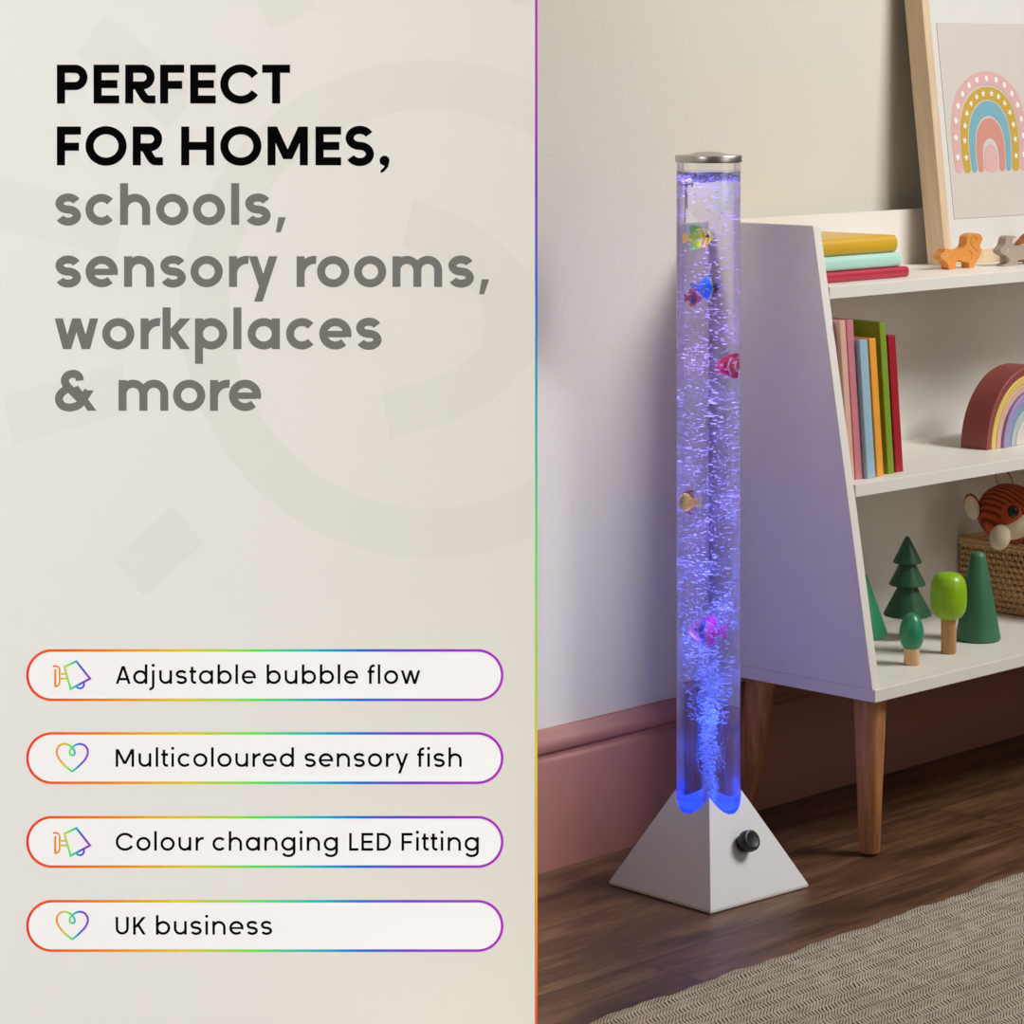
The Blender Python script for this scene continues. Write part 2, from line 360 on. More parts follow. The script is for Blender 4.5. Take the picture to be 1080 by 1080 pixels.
animal('wooden_toy', 'brown wooden toy with yellow belly half hidden behind the grey animal', 'toy animal', .49, .182, .7142, BR, (156,84,34), .012, None,
    [('belly_patch', [(.0788,.0215), (.0785,.0248), (.0900,.0262), (.1250,.0262), (.1250,.0200), (.0900,.0190)], (206,180,96))])

# ------------------------------------------------------------------ nested rainbow arches on the middle shelf
RC, RB, RH = .4025+.108, .121, .4677
bands = [('outermost brick red arch of the nested wooden rainbow', (142,70,64), .108), ('yellow arch nested under the brick red arch', (218,192,100), .0968), ('pale pink arch nested inside the yellow arch', (216,172,158), .0855),
         ('lavender arch nested inside the pale pink arch', (160,140,190), .0735), ('slate blue arch nested inside the lavender arch', (124,156,174), .0620), ('pale grey blue arch nested inside the slate blue arch', (176,190,194), .0505), ('small white arch at the heart of the nested rainbow', (214,208,198), .0390)]
for i, (lab, rgb, Ro) in enumerate(bands):
    t = tag(obj('rainbow_arch', B(), None), lab, 'toy arch', 'nested rainbow arches on the middle shelf')
    Ri = Ro-.0104; n = 48; bm = B()
    if i == 6: pts = [(Ro*math.cos(math.pi*k/n), Ro*math.sin(math.pi*k/n)) for k in range(n+1)]+[(-.012, 0)]+[(-.012*math.cos(math.pi*k/12), .012*math.sin(math.pi*k/12)) for k in range(1, 12)]+[(.012, 0)]
    else: pts = [(Ro*math.cos(math.pi*k/n), Ro*math.sin(math.pi*k/n)) for k in range(n+1)]+[(-Ri*math.cos(math.pi*k/n), Ri*math.sin(math.pi*k/n)) for k in range(n+1)]
    f0 = -.004 if i == 3 else 0.
    prism(bm, pts, f0, f0+.044); bmesh.ops.recalc_face_normals(bm, faces=bm.faces[:]); bm.to_mesh(t.data); bm.free()
    t.data.materials.append(mat('arch paint %d' % i, rgb, .5, .03, .05, 200.)); t.location = SP(RC, RB, RH); t.rotation_euler = (0, 0, A_S)
    t.data.shade_smooth(); t.data.set_sharp_from_angle(angle=R(40))
    bv = t.modifiers.new('edge', 'BEVEL'); bv.width = .0009; bv.segments = 2; bv.limit_method = 'ANGLE'; bv.angle_limit = R(40)

# ------------------------------------------------------------------ wooden trees on the bottom shelf
beech = wood('pale beech dowel', (206,160,116), (230,190,146), (60, 60, 4), .55, .06)
beech2 = wood('tan dowel', (176,122,76), (206,154,104), (60, 60, 4), .55, .06)
H0 = .2182
def tree(label, s, b, trunk, crown, m, tm):
    t = thing('toy_tree', label, 'toy tree', SP(s, b, H0), A_S, 'wooden trees on the bottom shelf')
    if trunk: r, h = trunk; bm = B(); lathe(bm, [(0, 0), (r*.93, 0), (r, .0008), (r, h), (0, h)], 28); obj('trunk', bm, tm, t, smooth=50)
    bm = B(); lathe(bm, crown, 44); obj('crown', bm, m, t, smooth=42)
dg = mat('dark green stain', (46,92,66), .42, .08, .1, 90., scale=90.); eg = mat('emerald green lacquer', (46,134,98), .3, .03); lg = mat('lime green lacquer', (142,186,26), .32, .03); cg = mat('forest green stain', (58,112,82), .45, .06, .06, 90.)
def cone_tier(z0, z1, r0, r1): return [(r1*.4, z0+.0004), (r0-.0012, z0), (r0, z0+.0012), (r0-.0004, z0+.0026), (r1, z1)]
tree('dark green wooden tree with three cone tiers at the back of the bottom shelf', .2971, .176, (.0070, .034),
     [(0, 0.0310), (.0300, 0.0304), (.0322, 0.0314), (.0324, 0.0332), (.0140, 0.0682), (.0140, 0.0710), (.0236, 0.0718), (.0248, 0.0727), (.0247, 0.0742), (.0118, 0.0988), (.0118, 0.1010), (.0182, 0.1017), (.0194, 0.1026), (.0193, 0.1040), (.0030, 0.1360), (.0015, 0.1376), (0, 0.1380)], dg, beech)
tree('small emerald egg shaped tree on a pale dowel, front of the bottom shelf', .1595, .0646, (.0101, .022),
     [(0, .0168)]+[(.0170*math.sin(a)**.92*(1-.13*(1-math.cos(a))/2*1.4+.03), 0.0168+.0500*(1-math.cos(a))/2) for a in np.linspace(.22, math.pi-.02, 26)]+[(0, .0668)], eg, beech)
tree('lime green rounded tree on a tan dowel between the egg tree and the cone', .2538, .0752, (.0101, .050),
     [(0, .0440)]+[(.0240*math.sin(a)**.62, 0.0440+.0625*(.5-.5*math.copysign(abs(math.cos(a))**.72, math.cos(a)))) for a in np.linspace(.12, math.pi-.12, 30)]+[(0, .1065)], lg, beech2)
tree('tall forest green cone tree with a rounded tip in front of the basket', .3564, .1022, None,
     [(0, 0), (.0285, 0), (.0303, .0016), (.0304, .0040), (.0108, .1105), (.0100, .1140), (.0078, .1170), (.0042, .1188), (0, .1193)], cg, None)
tree('emerald cone tree half hidden behind the white shelf side', .1960, .1698, (.0080, .02),
     [(0, .0165), (.0280, .0165), (.0303, .0185), (.0305, .0215), (.0030, .0990), (0, .1000)], eg, beech)

# ------------------------------------------------------------------ basket and plush fox
BS0, BS1, BB0, BB1, BHH = .536, .80, .062, .262, .0990
bk = thing('wicker_basket', 'woven straw basket with plush toy standing at the right of the bottom shelf', 'basket', SP(BS0, BB0, H0), A_S)
straw = wood('straw', (198,156,106), (230,194,144), (90, 90, 90), .7, .3)
bw, bd = BS1-BS0, BB1-BB0
per = [(0, 0), (bw, 0), (bw, bd), (0, bd)]
def along_per(t):
    L = 2*(bw+bd); t = t % L
    for (x0, y0), (x1, y1) in zip(per, per[1:]+per[:1]):
        l = math.hypot(x1-x0, y1-y0)
        if t <= l: return (x0+(x1-x0)*t/l, y0+(y1-y0)*t/l, (y1-y0)/l, -(x1-x0)/l)
        t -= l
L = 2*(bw+bd); NS = 2*int(L/.0052/2); step = L/NS
bm = B()
for i in range(NS):
    x, y, nx, ny = along_per(i*step+1e-6); pts = []
    for k in range(34):
        z = .002+k*(BHH-.006)/33; off = .0016*math.cos(math.pi*z/.0085+math.pi*i)
        pts.append((x+nx*off, y+ny*off, z))
    tube(bm, pts, [.0026+.0005*math.cos(math.pi*p[2]/.0085+math.pi*i) for p in pts], 5)
obj('woven_wall', bm, straw, bk, smooth=60)
bm = B()
for k in range(12):
    z = .0045+k*.0085; tube(bm, [(x, y, z) for i in range(NS) for x, y, nx, ny in [along_per(i*step+1e-6)]], .0011, 5, True)
obj('hoops', bm, straw, bk, smooth=60)
bm = B()
for z, r in ((BHH-.006, .0030), (BHH-.001, .0034)):
    pts = [(x+nx*.0006, y+ny*.0006, z+.0006*math.sin(i*.9)) for i in range(NS*3) for x, y, nx, ny in [along_per(i*step/3+1e-6)]]
    tube(bm, pts, r, 7, True)
obj('rim', bm, straw, bk, smooth=60)
bm = B(); box(bm, .002, bw-.002, .002, bd-.002, .001, .004); obj('bottom', bm, straw, bk)

def cord_mat():
    n = NT('orange corduroy'); v = n.mapped((1, 1, 1), (R(25), R(30), R(20)))
    wv = n.n('ShaderNodeTexWave', {'Vector': v, 'Scale': 42., 'Distortion': 1.2, 'Detail': 1.}).outputs[1]
    n.l(n.ramp(wv, [(.1, lin((120,40,18))), (.6, lin((196,80,34)))]), n.b.inputs['Base Color']); n.b.inputs['Roughness'].default_value = .95
    n.bump(wv, .8, .003); return n.m
orange = cord_mat(); cream = mat('cream fleece', (226,208,180), .95, .05, .6, 420.); ocherm = mat('soft orange felt', (196,84,36), .95, .08, .5, 300.)
fx = thing('plush_fox', 'orange corduroy plush fox with cream ears and muzzle sitting in the basket', 'plush toy', SP(.575, .165, .2185+.006), A_S)
def F(s, b, h): return Vector((s-.575, b-.165, h-.2245))
bm = B(); ellipsoid(bm, F(.592, .166, .275), (.040, .048, .045)); obj('body', bm, orange, fx, smooth=80)
bm = B(); ellipsoid(bm, F(.5170, .1645, .3650), (.046, .046, .0410), Matrix.Rotation(R(10), 3, 'Y'), 40, 28); obj('head', bm, orange, fx, smooth=80)
def ear(c, r, rx, rz):
    m = Matrix.Rotation(rz, 3, 'Z') @ Matrix.Rotation(rx, 3, 'Y')
    bm = B(); ellipsoid(bm, c, r, m); e = obj('ear', bm, orange, fx, smooth=80)
    bm = B(); ellipsoid(bm, c+m @ Vector((-r[0]*.10, -r[1]*.55, -.001)), (r[0]*.92, r[1]*.75, r[2]*.92), m); obj('ear_lining', bm, cream, e, smooth=80)
ear(F(.4715, .1955, .3760), (.0110, .0070, .0185), R(-16), R(-45)); ear(F(.5258, .1801, .4085), (.0115, .0070, .0185), R(-22), R(-45))
bm = B(); ellipsoid(bm, F(.4985, .1350, .3530), (.030, .018, .0165), Matrix.Rotation(R(-45), 3, 'Z') @ Matrix.Rotation(R(-28), 3, 'Y')); obj('cheek', bm, cream, fx, smooth=80)
bm = B(); ellipsoid(bm, F(.4885, .1410, .3680), (.018, .012, .018), Matrix.Rotation(R(-45), 3, 'Z')); obj('face_patch', bm, ocherm, fx, smooth=80)
bm = B(); ellipsoid(bm, F(.4680, .1460, .3385), (.0145, .0145, .0180), Matrix.Rotation(R(-45), 3, 'Z') @ Matrix.Rotation(R(14), 3, 'Y')); obj('muzzle', bm, cream, fx, smooth=80)
bm = B(); ellipsoid(bm, F(.4805, .1325, .3745), (.0080, .0062, .0088), Matrix.Rotation(R(-45), 3, 'Z')); obj('eye', bm, mat('black plastic eye', (14,12,12), .25), fx, smooth=80)

# ------------------------------------------------------------------ bubble lamp
LX, LY, A_L = .238, 3.6166, R(42.4)
lamp = thing('bubble_lamp', 'tall clear bubble tube lamp on a white pyramid base standing on the floor', 'lamp', (LX, LY, 0), A_L)
HB, AP, TR = .085, .173, .039
whitep = mat('white satin plastic', (233,233,234), .38, .01, .04, 400.)
bm = B(); N = 192; rings = []
def sqr(a): c, s_ = abs(math.cos(a)), abs(math.sin(a)); return 1/max(c, s_)
for k in range(N):
    a = 2*math.pi*(k+.5*0)/N; q = sqr(a); c, s_ = math.cos(a), math.sin(a); col = []
    ro = HB*q; ri = TR+.0004
    col.append((c*(ro-.004), s_*(ro-.004), .0015)); col.append((c*ro, s_*ro, .0015)); col.append((c*ro, s_*ro, .0045))
    for j in range(1, 7):
        r = ro+(ri-ro)*j/6; col.append((c*r, s_*r, .0045+(AP-.0045)*(1-r/q/HB)))
    col.append((c*ri, s_*ri, .02))
    rings.append([bm.verts.new(p) for p in col])
for k in range(N):
    a, b = rings[k], rings[(k+1) % N]
    for j in range(len(a)-1): bm.faces.new((a[j], b[j], b[j+1], a[j+1]))
obj('base', bm, whitep, lamp, smooth=25)
bm = B(); box(bm, -HB+.006, HB-.006, -HB+.006, HB-.006, 0, .0014); obj('foot_plate', bm, mat('black rubber', (20,18,17), .7), lamp)
# knob on the face turned to the room's right (local -Y)
blackp = mat('black ribbed plastic', (12,12,13), .45, .05)
tilt = math.atan2(AP, HB)
bm = B(); prof = [(0, -.002), (.0098, -.002), (.0102, .006), (.0124, .0068), (.0129, .009), (.0127, .0165), (.0116, .0190), (.0094, .0196), (.0088, .0193), (0, .0194)]
lathe(bm, prof, 72)
for v in bm.verts:
    r = math.hypot(v.co.x, v.co.y)
    if r > .0120 and v.co.z > .0062: f = 1-.035*(math.sin(18*math.atan2(v.co.y, v.co.x)) > 0); v.co.x *= f; v.co.y *= f
kz = .0625; kn = obj('control_knob', bm, blackp, lamp, smooth=35, loc=(0, -HB*(1-(kz-.0045)/(AP-.0045)), kz), rot=(tilt, 0, 0), label='black ribbed knob')
kn.rotation_euler = (R(90)-math.atan2(HB, AP), 0, 0)
# tube, cap, water
def thin_glass():
    n = NT('clear acrylic'); n.t.nodes.remove(n.b)
    lw = n.n('ShaderNodeLayerWeight', {'Blend': .22}).outputs['Fresnel']
    f = n.math('MINIMUM', n.math('MULTIPLY_ADD', lw, .55, .03), .6)
    mx = n.n('ShaderNodeMixShader', {0: f, 1: n.n('ShaderNodeBsdfTransparent', {'Color': (.985, .985, .99, 1)}).outputs[0], 2: n.n('ShaderNodeBsdfGlossy', {'Color': (.9, .9, .95, 1), 'Roughness': .03}).outputs[0]})
    n.l(mx.outputs[0], n.out.inputs[0]); return n.m
def water_mat():
    n = NT('water'); n.t.nodes.remove(n.b)
    g = n.n('ShaderNodeBsdfGlass', {'Color': (.965, .960, .995, 1), 'IOR': 1.36, 'Roughness': .0})
    t = n.n('ShaderNodeBsdfTransparent', {'Color': (.965, .960, .995, 1)})
    mx = n.n('ShaderNodeMixShader', {0: .11, 1: g.outputs[0], 2: t.outputs[0]}); vol = n.n('ShaderNodeVolumeScatter', {'Color': (.80, .80, 1., 1), 'Density': .95}); n.l(vol.outputs[0], n.out.inputs['Volume'])
    n.l(mx.outputs[0], n.out.inputs[0]); return n.m
WT = .8665
bm = B(); lathe(bm, [(TR, .06), (TR, .8775)], 96); obj('tube', bm, thin_glass(), lamp, smooth=40)
bm = B(); lathe(bm, [(0, .0880), (TR-.0004, .0880), (TR-.0004, WT), (0, WT)], 96); obj('water', bm, water_mat(), lamp, smooth=40)
steel = mat('brushed steel', (196,192,188), .34, .03, metal=1.)
bm = B(); lathe(bm, [(0, .8770), (.0398, .8770), (.0404, .8774), (.0405, .8782), (.0405, .8846), (.0401, .8854), (.0390, .8858), (.0240, .8862), (.0190, .8882), (.0120, .8896), (0, .8902)], 96); obj('cap', bm, steel, lamp, smooth=40)
# MAX fill mark on the rear of the tube, read from behind
bm = B()
LET = {'M': [[(0, 0), (0, 1), (.42, .25), (.84, 1), (.84, 0)]], 'A': [[(0, 0), (.42, 1), (.84, 0)], [(.15, .33), (.69, .33)]], 'X': [[(0, 0), (.8, 1)], [(0, 1), (.8, 0)]]}
ph0 = 0
FILL = []
def strip2d(pts, w, closed=False):
    pts = [q for i_, q in enumerate(pts) if i_ == 0 or math.hypot(q[0]-pts[i_-1][0], q[1]-pts[i_-1][1]) > 1e-4*w]
    n = len(pts); out = []; L_, R_ = [], []
    for i in range(n):
        p = Vector(pts[i]); a = Vector(pts[i-1]) if (i or closed) else None; b = Vector(pts[(i+1) % n]) if (i < n-1 or closed) else None
        d1 = (p-a).normalized() if a is not None else None; d2 = (b-p).normalized() if b is not None else None
        if d1 is None: d1 = d2
        if d2 is None: d2 = d1
        n1 = Vector((-d1.y, d1.x)); n2 = Vector((-d2.y, d2.x)); m = n1+n2
        if m.length < 1e-4: m = n1
        m.normalize(); k = w/2/max(.38, m.dot(n1))
        L_.append(p+m*k); R_.append(p-m*k)
    for i in range(n if closed else n-1):
        j = (i+1) % n; out.append([L_[i], L_[j], R_[j], R_[i]])
    return out
x0 = 0
for ch in 'MAX':
    for st in LET[ch]:
        dense = []
        for (a, b), (c, d_) in zip(st, st[1:]): dense += [(a+(c-a)*t/4, b+(d_-b)*t/4) for t in range(4)]
        dense.append(st[-1])
        for q in strip2d(dense, .20):
            vs = []
            for p in q:
                ang = R(90)-A_L+R(9.5)+((x0+p[0])*.0055)/TR      # reads left to right from behind
                vs.append(bm.verts.new(((TR+.0003)*math.cos(ang), (TR+.0003)*math.sin(ang), .8462+p[1]*.0056)))
            bm.faces.new(vs)
    x0 += 1.12
obj('fill_mark', bm, mat('black print', (12,12,20), .6), lamp, label='small black MAX letters')
# LED plate at the foot of the tube: a real light source
def emit(name, c, s):
    n = NT(name); n.b.inputs['Base Color'].default_value = c; n.b.inputs['Emission Color'].default_value = c; n.b.inputs['Emission Strength'].default_value = s; return n.m
bm = B(); lathe(bm, [(0, .0935), (.0335, .0935), (.0345, .0945), (.0345, .0985), (.0335, .0995), (.012, .0995), (.011, .1030), (0, .1035)], 48); obj('led_plate', bm, emit('blue light plate', (.02, .075, .9, 1), 1.0), lamp, smooth=40, label='glowing blue plate inside the tube foot')

# ------------------------------------------------------------------ bubbles
def bubble_mat():
    n = NT('air bubble'); b = n.b
    b.inputs['Base Color'].default_value = (.84, .88, 1, 1); b.inputs['Roughness'].default_value = .12; b.inputs['Specular IOR Level'].default_value = 1.
    b.inputs['Coat Weight'].default_value = .5
    tr = n.n('ShaderNodeBsdfTransparent', {'Color': (1, 1, 1, 1)}); mx = n.n('ShaderNodeMixShader', {0: .45, 1: b.outputs[0], 2: tr.outputs[0]})
    n.l(mx.outputs[0], n.out.inputs[0]); return n.m
def ico():
    b = B(); bmesh.ops.create_icosphere(b, subdivisions=2, radius=1.); b.verts.ensure_lookup_table(); b.faces.ensure_lookup_table()
    V = np.array([v.co[:] for v in b.verts]); Fc = np.array([[v.index for v in f.verts] for f in b.faces]); b.free(); return V, Fc
IV, IF = ico()
def swarm(name, P, S, m, label, cat):
    """P centres, S radii (n,3)"""
    n = len(P); V = (IV[None]*S[:, None, :]+P[:, None, :]).reshape(-1, 3); Fc = (IF[None]+(np.arange(n)*len(IV))[:, None, None]).reshape(-1, 3)
    me = bpy.data.meshes.new(name); me.from_pydata(V.tolist(), [], Fc.tolist()); me.shade_smooth(); me.materials.append(m)
    o = bpy.data.objects.new(name, me); COL.objects.link(o); o.location = (LX, LY, 0); return tag(o, label, cat, kind='stuff')
Pb, Sb = [], []
def add(x, y, z, r, flat):
    rr = math.hypot(x, y); mxr = TR-.0030
    if rr > mxr: x, y = x*mxr/rr, y*mxr/rr
    Pb.append((x, y, z)); Sb.append((r*random.uniform(.9, 1.3), r*random.uniform(.9, 1.3), r*flat))
# rising column: tight at the foot, spread over the whole bore higher up
def spread(z): return .0055+.0305*min(1, max(0, z-.1)/.30)**.85
for i in range(3600):
    t = random.random()**1.05; z = .20+t*(WT-.202); dens = .55+.45*max(0, 1-(z-.2)/.62)
    if random.random() > dens: continue
    a = random.uniform(0, 2*math.pi); r = spread(z)*math.sqrt(random.random())
    size = random.choice((.0006, .0008, .0010, .0013, .0016, .0020))
    add(r*math.cos(a), r*math.sin(a), z, size, random.uniform(.28, .55))
# puffs of micro bubbles
for c in range(150):
    z0 = .105+random.random()**1.5*.62; a = random.uniform(0, 2*math.pi); r = spread(z0)*.8*math.sqrt(random.random()); x0_, y0_ = r*math.cos(a), r*math.sin(a)
    ex = .0018+.004*min(1, (z0-.1)/.4)
    for k in range(random.randint(18, 46)):
        add(x0_+random.gauss(0, ex), y0_+random.gauss(0, ex), max(.103, z0+random.gauss(0, .008)), random.uniform(.00025, .00065), random.uniform(.6, 1.))
# dense jet over the light plate
for i in range(1300):
    t = random.random()**1.5; z = .103+t*.19; a = random.uniform(0, 2*math.pi); r = (.0045+.042*(z-.1))*math.sqrt(random.random())*random.uniform(.7, 1.25)
    add(r*math.cos(a), r*math.sin(a), z, random.choice((.0004, .0005, .0007, .0009, .0013, .0017)), random.uniform(.5, .95))
# wandering chains of fine bubbles
for c in range(30):
    a = random.uniform(0, 2*math.pi); r = random.uniform(.004, .013); z = random.uniform(.11, .34); ln = random.uniform(.03, .11)
    ph, am, fq = random.uniform(0, 6), random.uniform(.001, .004), random.uniform(40, 110); n = int(ln/.0017)
    for k in range(n):
        zz = z+k*.0017; rr = r+(zz-.1)*.06
        add(rr*math.cos(a)+am*math.sin(ph+zz*fq)+random.gauss(0, .0003), rr*math.sin(a)+am*math.cos(ph*2+zz*fq*.8), zz, random.uniform(.00022, .00045), random.uniform(.7, 1.3))
BUB = bubble_mat()
swarm('air_bubbles', np.array(Pb), np.array(Sb), BUB, 'cloud of small air bubbles rising through the blue lit tube', 'bubbles')
Pb, Sb = [], []
for i in range(1500):
    a = random.uniform(0, 2*math.pi); r = (TR-.0032)*math.sqrt(random.random()); add(r*math.cos(a), r*math.sin(a), WT-.0025-random.random()**1.6*.0080-.0012*(1+math.sin(3*a+1)), random.uniform(.0006, .0019), .8)
swarm('foam', np.array(Pb), np.array(Sb), BUB, 'band of bluish foam floating at the top of the tube', 'foam')

# ------------------------------------------------------------------ toy fish in the tube
def stripes(name, stops, lo=-.012, hi=.012, axis=0, rough=.35):
    n = NT(name); sp = n.n('ShaderNodeSeparateXYZ', {'Vector': n.coord()}).outputs
    x = n.math('ADD', sp[axis], n.math('MULTIPLY', n.math('ABSOLUTE', sp[2 if axis == 0 else 0]), .25))
    f = n.n('ShaderNodeMapRange', {'Value': x, 'From Min': lo, 'From Max': hi}).outputs[0]
    n.l(n.ramp(f, [(p, lin(c)) for p, c in stops], 'CONSTANT'), n.b.inputs['Base Color']); n.b.inputs['Roughness'].default_value = rough; return n.m
def fish(label, dx, z, face, body, fin, tail, size=1., tilt=0., eye=(20,20,24), dy=0., fins=True, height=.0108):
    """body lies along local x, mouth at +x; face +1 looks to the photo's right"""
    t = thing('toy_fish', label, 'toy fish', (LX+dx, LY+dy, z), 0 if face > 0 else math.pi, 'toy fish inside the bubble tube'); t.rotation_euler = (0, R(tilt), 0 if face > 0 else math.pi); t.scale = (size,)*3
    bm = B(); n, mseg = 20, 16; rings = []
    for i in range(n+1):
        u = i/n; x = .0115-.0215*u; hgt = height*float(np.interp(u, (0, .06, .15, .28, .42, .55, .7, .85, 1), (.06, .32, .58, .86, 1, .98, .78, .44, .24))); th = .0036*math.sin(math.pi*min(1, u*1.04)**.6)+.0004
        rings.append([bm.verts.new((x, th*math.sin(2*math.pi*k/mseg), hgt*math.cos(2*math.pi*k/mseg))) for k in range(mseg)])
    for a, b in zip(rings, rings[1:]):
        for k in range(mseg): bm.faces.new((a[k], a[(k+1) % mseg], b[(k+1) % mseg], b[k]))
    bm.faces.new(rings[0][::-1]); bm.faces.new(rings[-1]); obj('body', bm, body, t, smooth=60)
    bm = B(); prism(bm, smooth_closed([(-.0075, .0012), (-.0125, .0052), (-.0152, .0062), (-.0140, 0), (-.0152, -.0062), (-.0125, -.0052), (-.0075, -.0012)], 4), -.0006, .0006); obj('tail_fin', bm, tail, t, bevel=.0003)
    if fins:
        bm = B(); prism(bm, smooth_closed([(.005, height*.80), (.001, height*1.12), (-.0045, height*1.30), (-.0075, height*1.10), (-.0062, height*.40)], 4), -.0006, .0006); obj('dorsal_fin', bm, fin, t, bevel=.0003)
        bm = B(); prism(bm, smooth_closed([(.0025, -height*.85), (-.0015, -height*1.15), (-.0062, -height*1.18), (-.0058, -height*.40)], 4), -.0006, .0006); obj('belly_fin', bm, fin, t, bevel=.0003)
    for sgn in (-1, 1):
        bm = B(); ellipsoid(bm, (.0066, sgn*.0036, .0018), (.0015, .0009, .0015), seg=12, rings=8); obj('eye', bm, mat('fish eye %d%d%d' % eye, eye, .2), t, smooth=60)
def fm(name, rgb): return mat(name, rgb, .4, .06)
MAG = 1/871/1.36
fish('yellow green toy fish highest in the tube, with a leafy green top fin', (736-746.5)*MAG, .786, 1, stripes('yellow green fish', [(0, (160,216,24)), (.52, (196,228,40)), (.66, (190,90,60)), (.71, (206,226,60)), (.80, (196,96,60)), (.85, (200,224,40))]), fm('leaf green fin', (92,200,50)), fm('amber fin', (226,196,44)), 1.12)
fish('bright blue toy fish with navy and yellow face beside the pink one', (744-746.5)*MAG, .7255, 1, stripes('blue fish', [(0, (10,140,236)), (.70, (20,160,244)), (.76, (232,190,40)), (.80, (24,22,66))]), fm('blue fin', (20,120,220)), fm('deep blue fin', (16,80,190)), .98, height=.0140, fins=False)
fish('pink and blue toy fish with coral top fin just under the blue fish', (728-746.5)*MAG, .714, 1, stripes('pink blue fish', [(0, (230,60,170)), (.38, (30,70,190)), (.52, (240,90,110)), (.66, (220,150,220))]), fm('coral fin', (240,116,100)), fm('magenta fin', (226,36,150)), .8, dy=-.014)
fish('crimson toy fish with white stripes swimming close to the tube wall', (766-746.5)*MAG*1.16, .6305, -1, stripes('crimson fish', [(0, (240,110,80)), (.30, (240,226,224)), (.36, (226,60,60)), (.54, (236,220,226)), (.60, (190,20,60))]), fm('red fin', (206,30,50)), fm('orange fin', (238,110,60)), 1.12, dy=.004, eye=(240,220,220))
fish('yellow toy fish with turquoise spot swimming midway up the tube', (725-746.5)*MAG*1.12, .466, -1, stripes('yellow fish', [(0, (244,180,10)), (.45, (250,216,16)), (.92, (250,232,80))]), fm('dark red fin', (140,26,44)), fm('lemon fin', (216,214,110)), .95, eye=(20,150,170), height=.0125)
fish('pink toy fish with a teal band and magenta fins lowest in the tube', (743-746.5)*MAG, .311, -1, stripes('pink teal fish', [(0, (236,60,150)), (.40, (240,110,160)), (.58, (16,96,150)), (.72, (238,130,150))]), fm('magenta fin', (226,36,150)), fm('hot pink fin', (236,70,150)), 1.32)

# ------------------------------------------------------------------ rug
bm = B(); u0, u1, dv = -.9, 1.5, 1.3; n = 260; T = .008
def edge(u): return .0022*math.sin(u*38)+.0016*math.sin(u*93+1)+.0009*math.sin(u*240)
rows_ = []
for i in range(n+1):
    u = u0+(u1-u0)*i/n; e = edge(u)
    rows_.append([bm.verts.new(p) for p in ((u, e+.001, 0), (u, e+.0022, T*.5), (u, e+.0008, T*.85), (u, e-.002, T), (u, e-.05, T), (u, -dv, T), (u, -dv, 0))])
for a, b in zip(rows_, rows_[1:]):
    for j in range(6): bm.faces.new((a[j], b[j], b[j+1], a[j+1]))
rug = tag(obj('rug', bm, rug_mat(), smooth=50), 'beige zigzag woven rug lying on the floor in front of the lamp', 'rug')
rug.location = (.0975, 3.1034, 0); rug.rotation_euler = (0, 0, R(46.2))

# ------------------------------------------------------------------ display board
YB = 2.9; BX = -.27
board = thing('display_board', 'large printed cream board with headings and four rounded badges standing at the left', 'display board', (BX, YB, 0))
def px(x, y): return ((x-540)*YB/FOC-BX, CAMH-(y-HOR)*YB/FOC)
def layer(name, polys, y, m, parent=None, stag=0.):
    bm = B()
    for k, q in enumerate(polys):
        vs = []
        for p in q: X, Z = px(*p); vs.append(bm.verts.new((X, -y-stag*k, Z)))
        try: bm.faces.new(vs)
        except ValueError: pass
    for f in bm.faces: 
        f.normal_update()
    me = bpy.data.meshes.new(name); bmesh.ops.triangulate(bm, faces=[f for f in bm.faces if len(f.verts) > 4]); 
    for f in bm.faces:
        f.normal_update()
        if f.normal.y > 0: f.normal_flip()
    bm.to_mesh(me); bm.free(); o = bpy.data.objects.new(name, me); COL.objects.link(o); me.materials.append(m); o.parent = parent or board; return o
xl, zt = px(-70, -28); xr, _ = px(564.2, 0)
pmat = gradient('printed cream', 0, px(0, 0)[0], px(563, 0)[0], [(0, (232,229,222)), (.35, (229,226,220)), (.55, (228,224,216)), (1, (222,218,206))], .7)
bm = B(); box(bm, xl, xr, 0, .018, .0, zt); obj('panel', bm, pmat, board)
x2, _ = px(566.9, 0)
VS = [(p, c) for p, c in zip((0, .12, .28, .48, .63, .74, .86, 1), [(232,80,24), (244,150,12), (228,200,30), (100,228,84), (24,186,176), (16,110,214), (116,50,200), (186,30,190)])]
bm = B(); box(bm, xr+.0003, x2, -.0005, .018, .0, zt); obj('edge_trim', bm, gradient('rainbow edge', 2, px(0, 1080)[1], px(0, 60)[1], VS), board, label='thin rainbow coloured edge strip')
# faint motif of bulb rings and rays
def ell2(cx, cy, rx, ry, a0, a1, n=40): return [(cx+rx*math.cos(R(a0+(a1-a0)*k/n)), cy+ry*math.sin(R(a0+(a1-a0)*k/n))) for k in range(n+1)]
rightx = 563.0
ringp = []
def clipx(p): return (min(p[0], rightx), p[1])
for k in range(0, 120):
    a0, a1 = 3*k, 3*k+3
    q = [(453+ro*math.cos(R(a)), 326+ro*math.sin(R(a))) for a, ro in ((a0, 210.5), (a0, 263), (a1, 263), (a1, 210.5))]
    if all(p[0] >= rightx for p in q): continue
    ringp.append([clipx(p) for p in q])
sw_o = smooth_closed([(436, 210), (475, 224), (515, 247), (546, 276), (563, 298), (563, 372), (547, 394), (515, 424), (470, 447), (411, 463)], 5, False)
sw_i = smooth_closed([(424, 260), (460, 274), (492, 298), (508, 322), (511, 346), (500, 372), (470, 393), (440, 404), (403, 411)], 5, False)
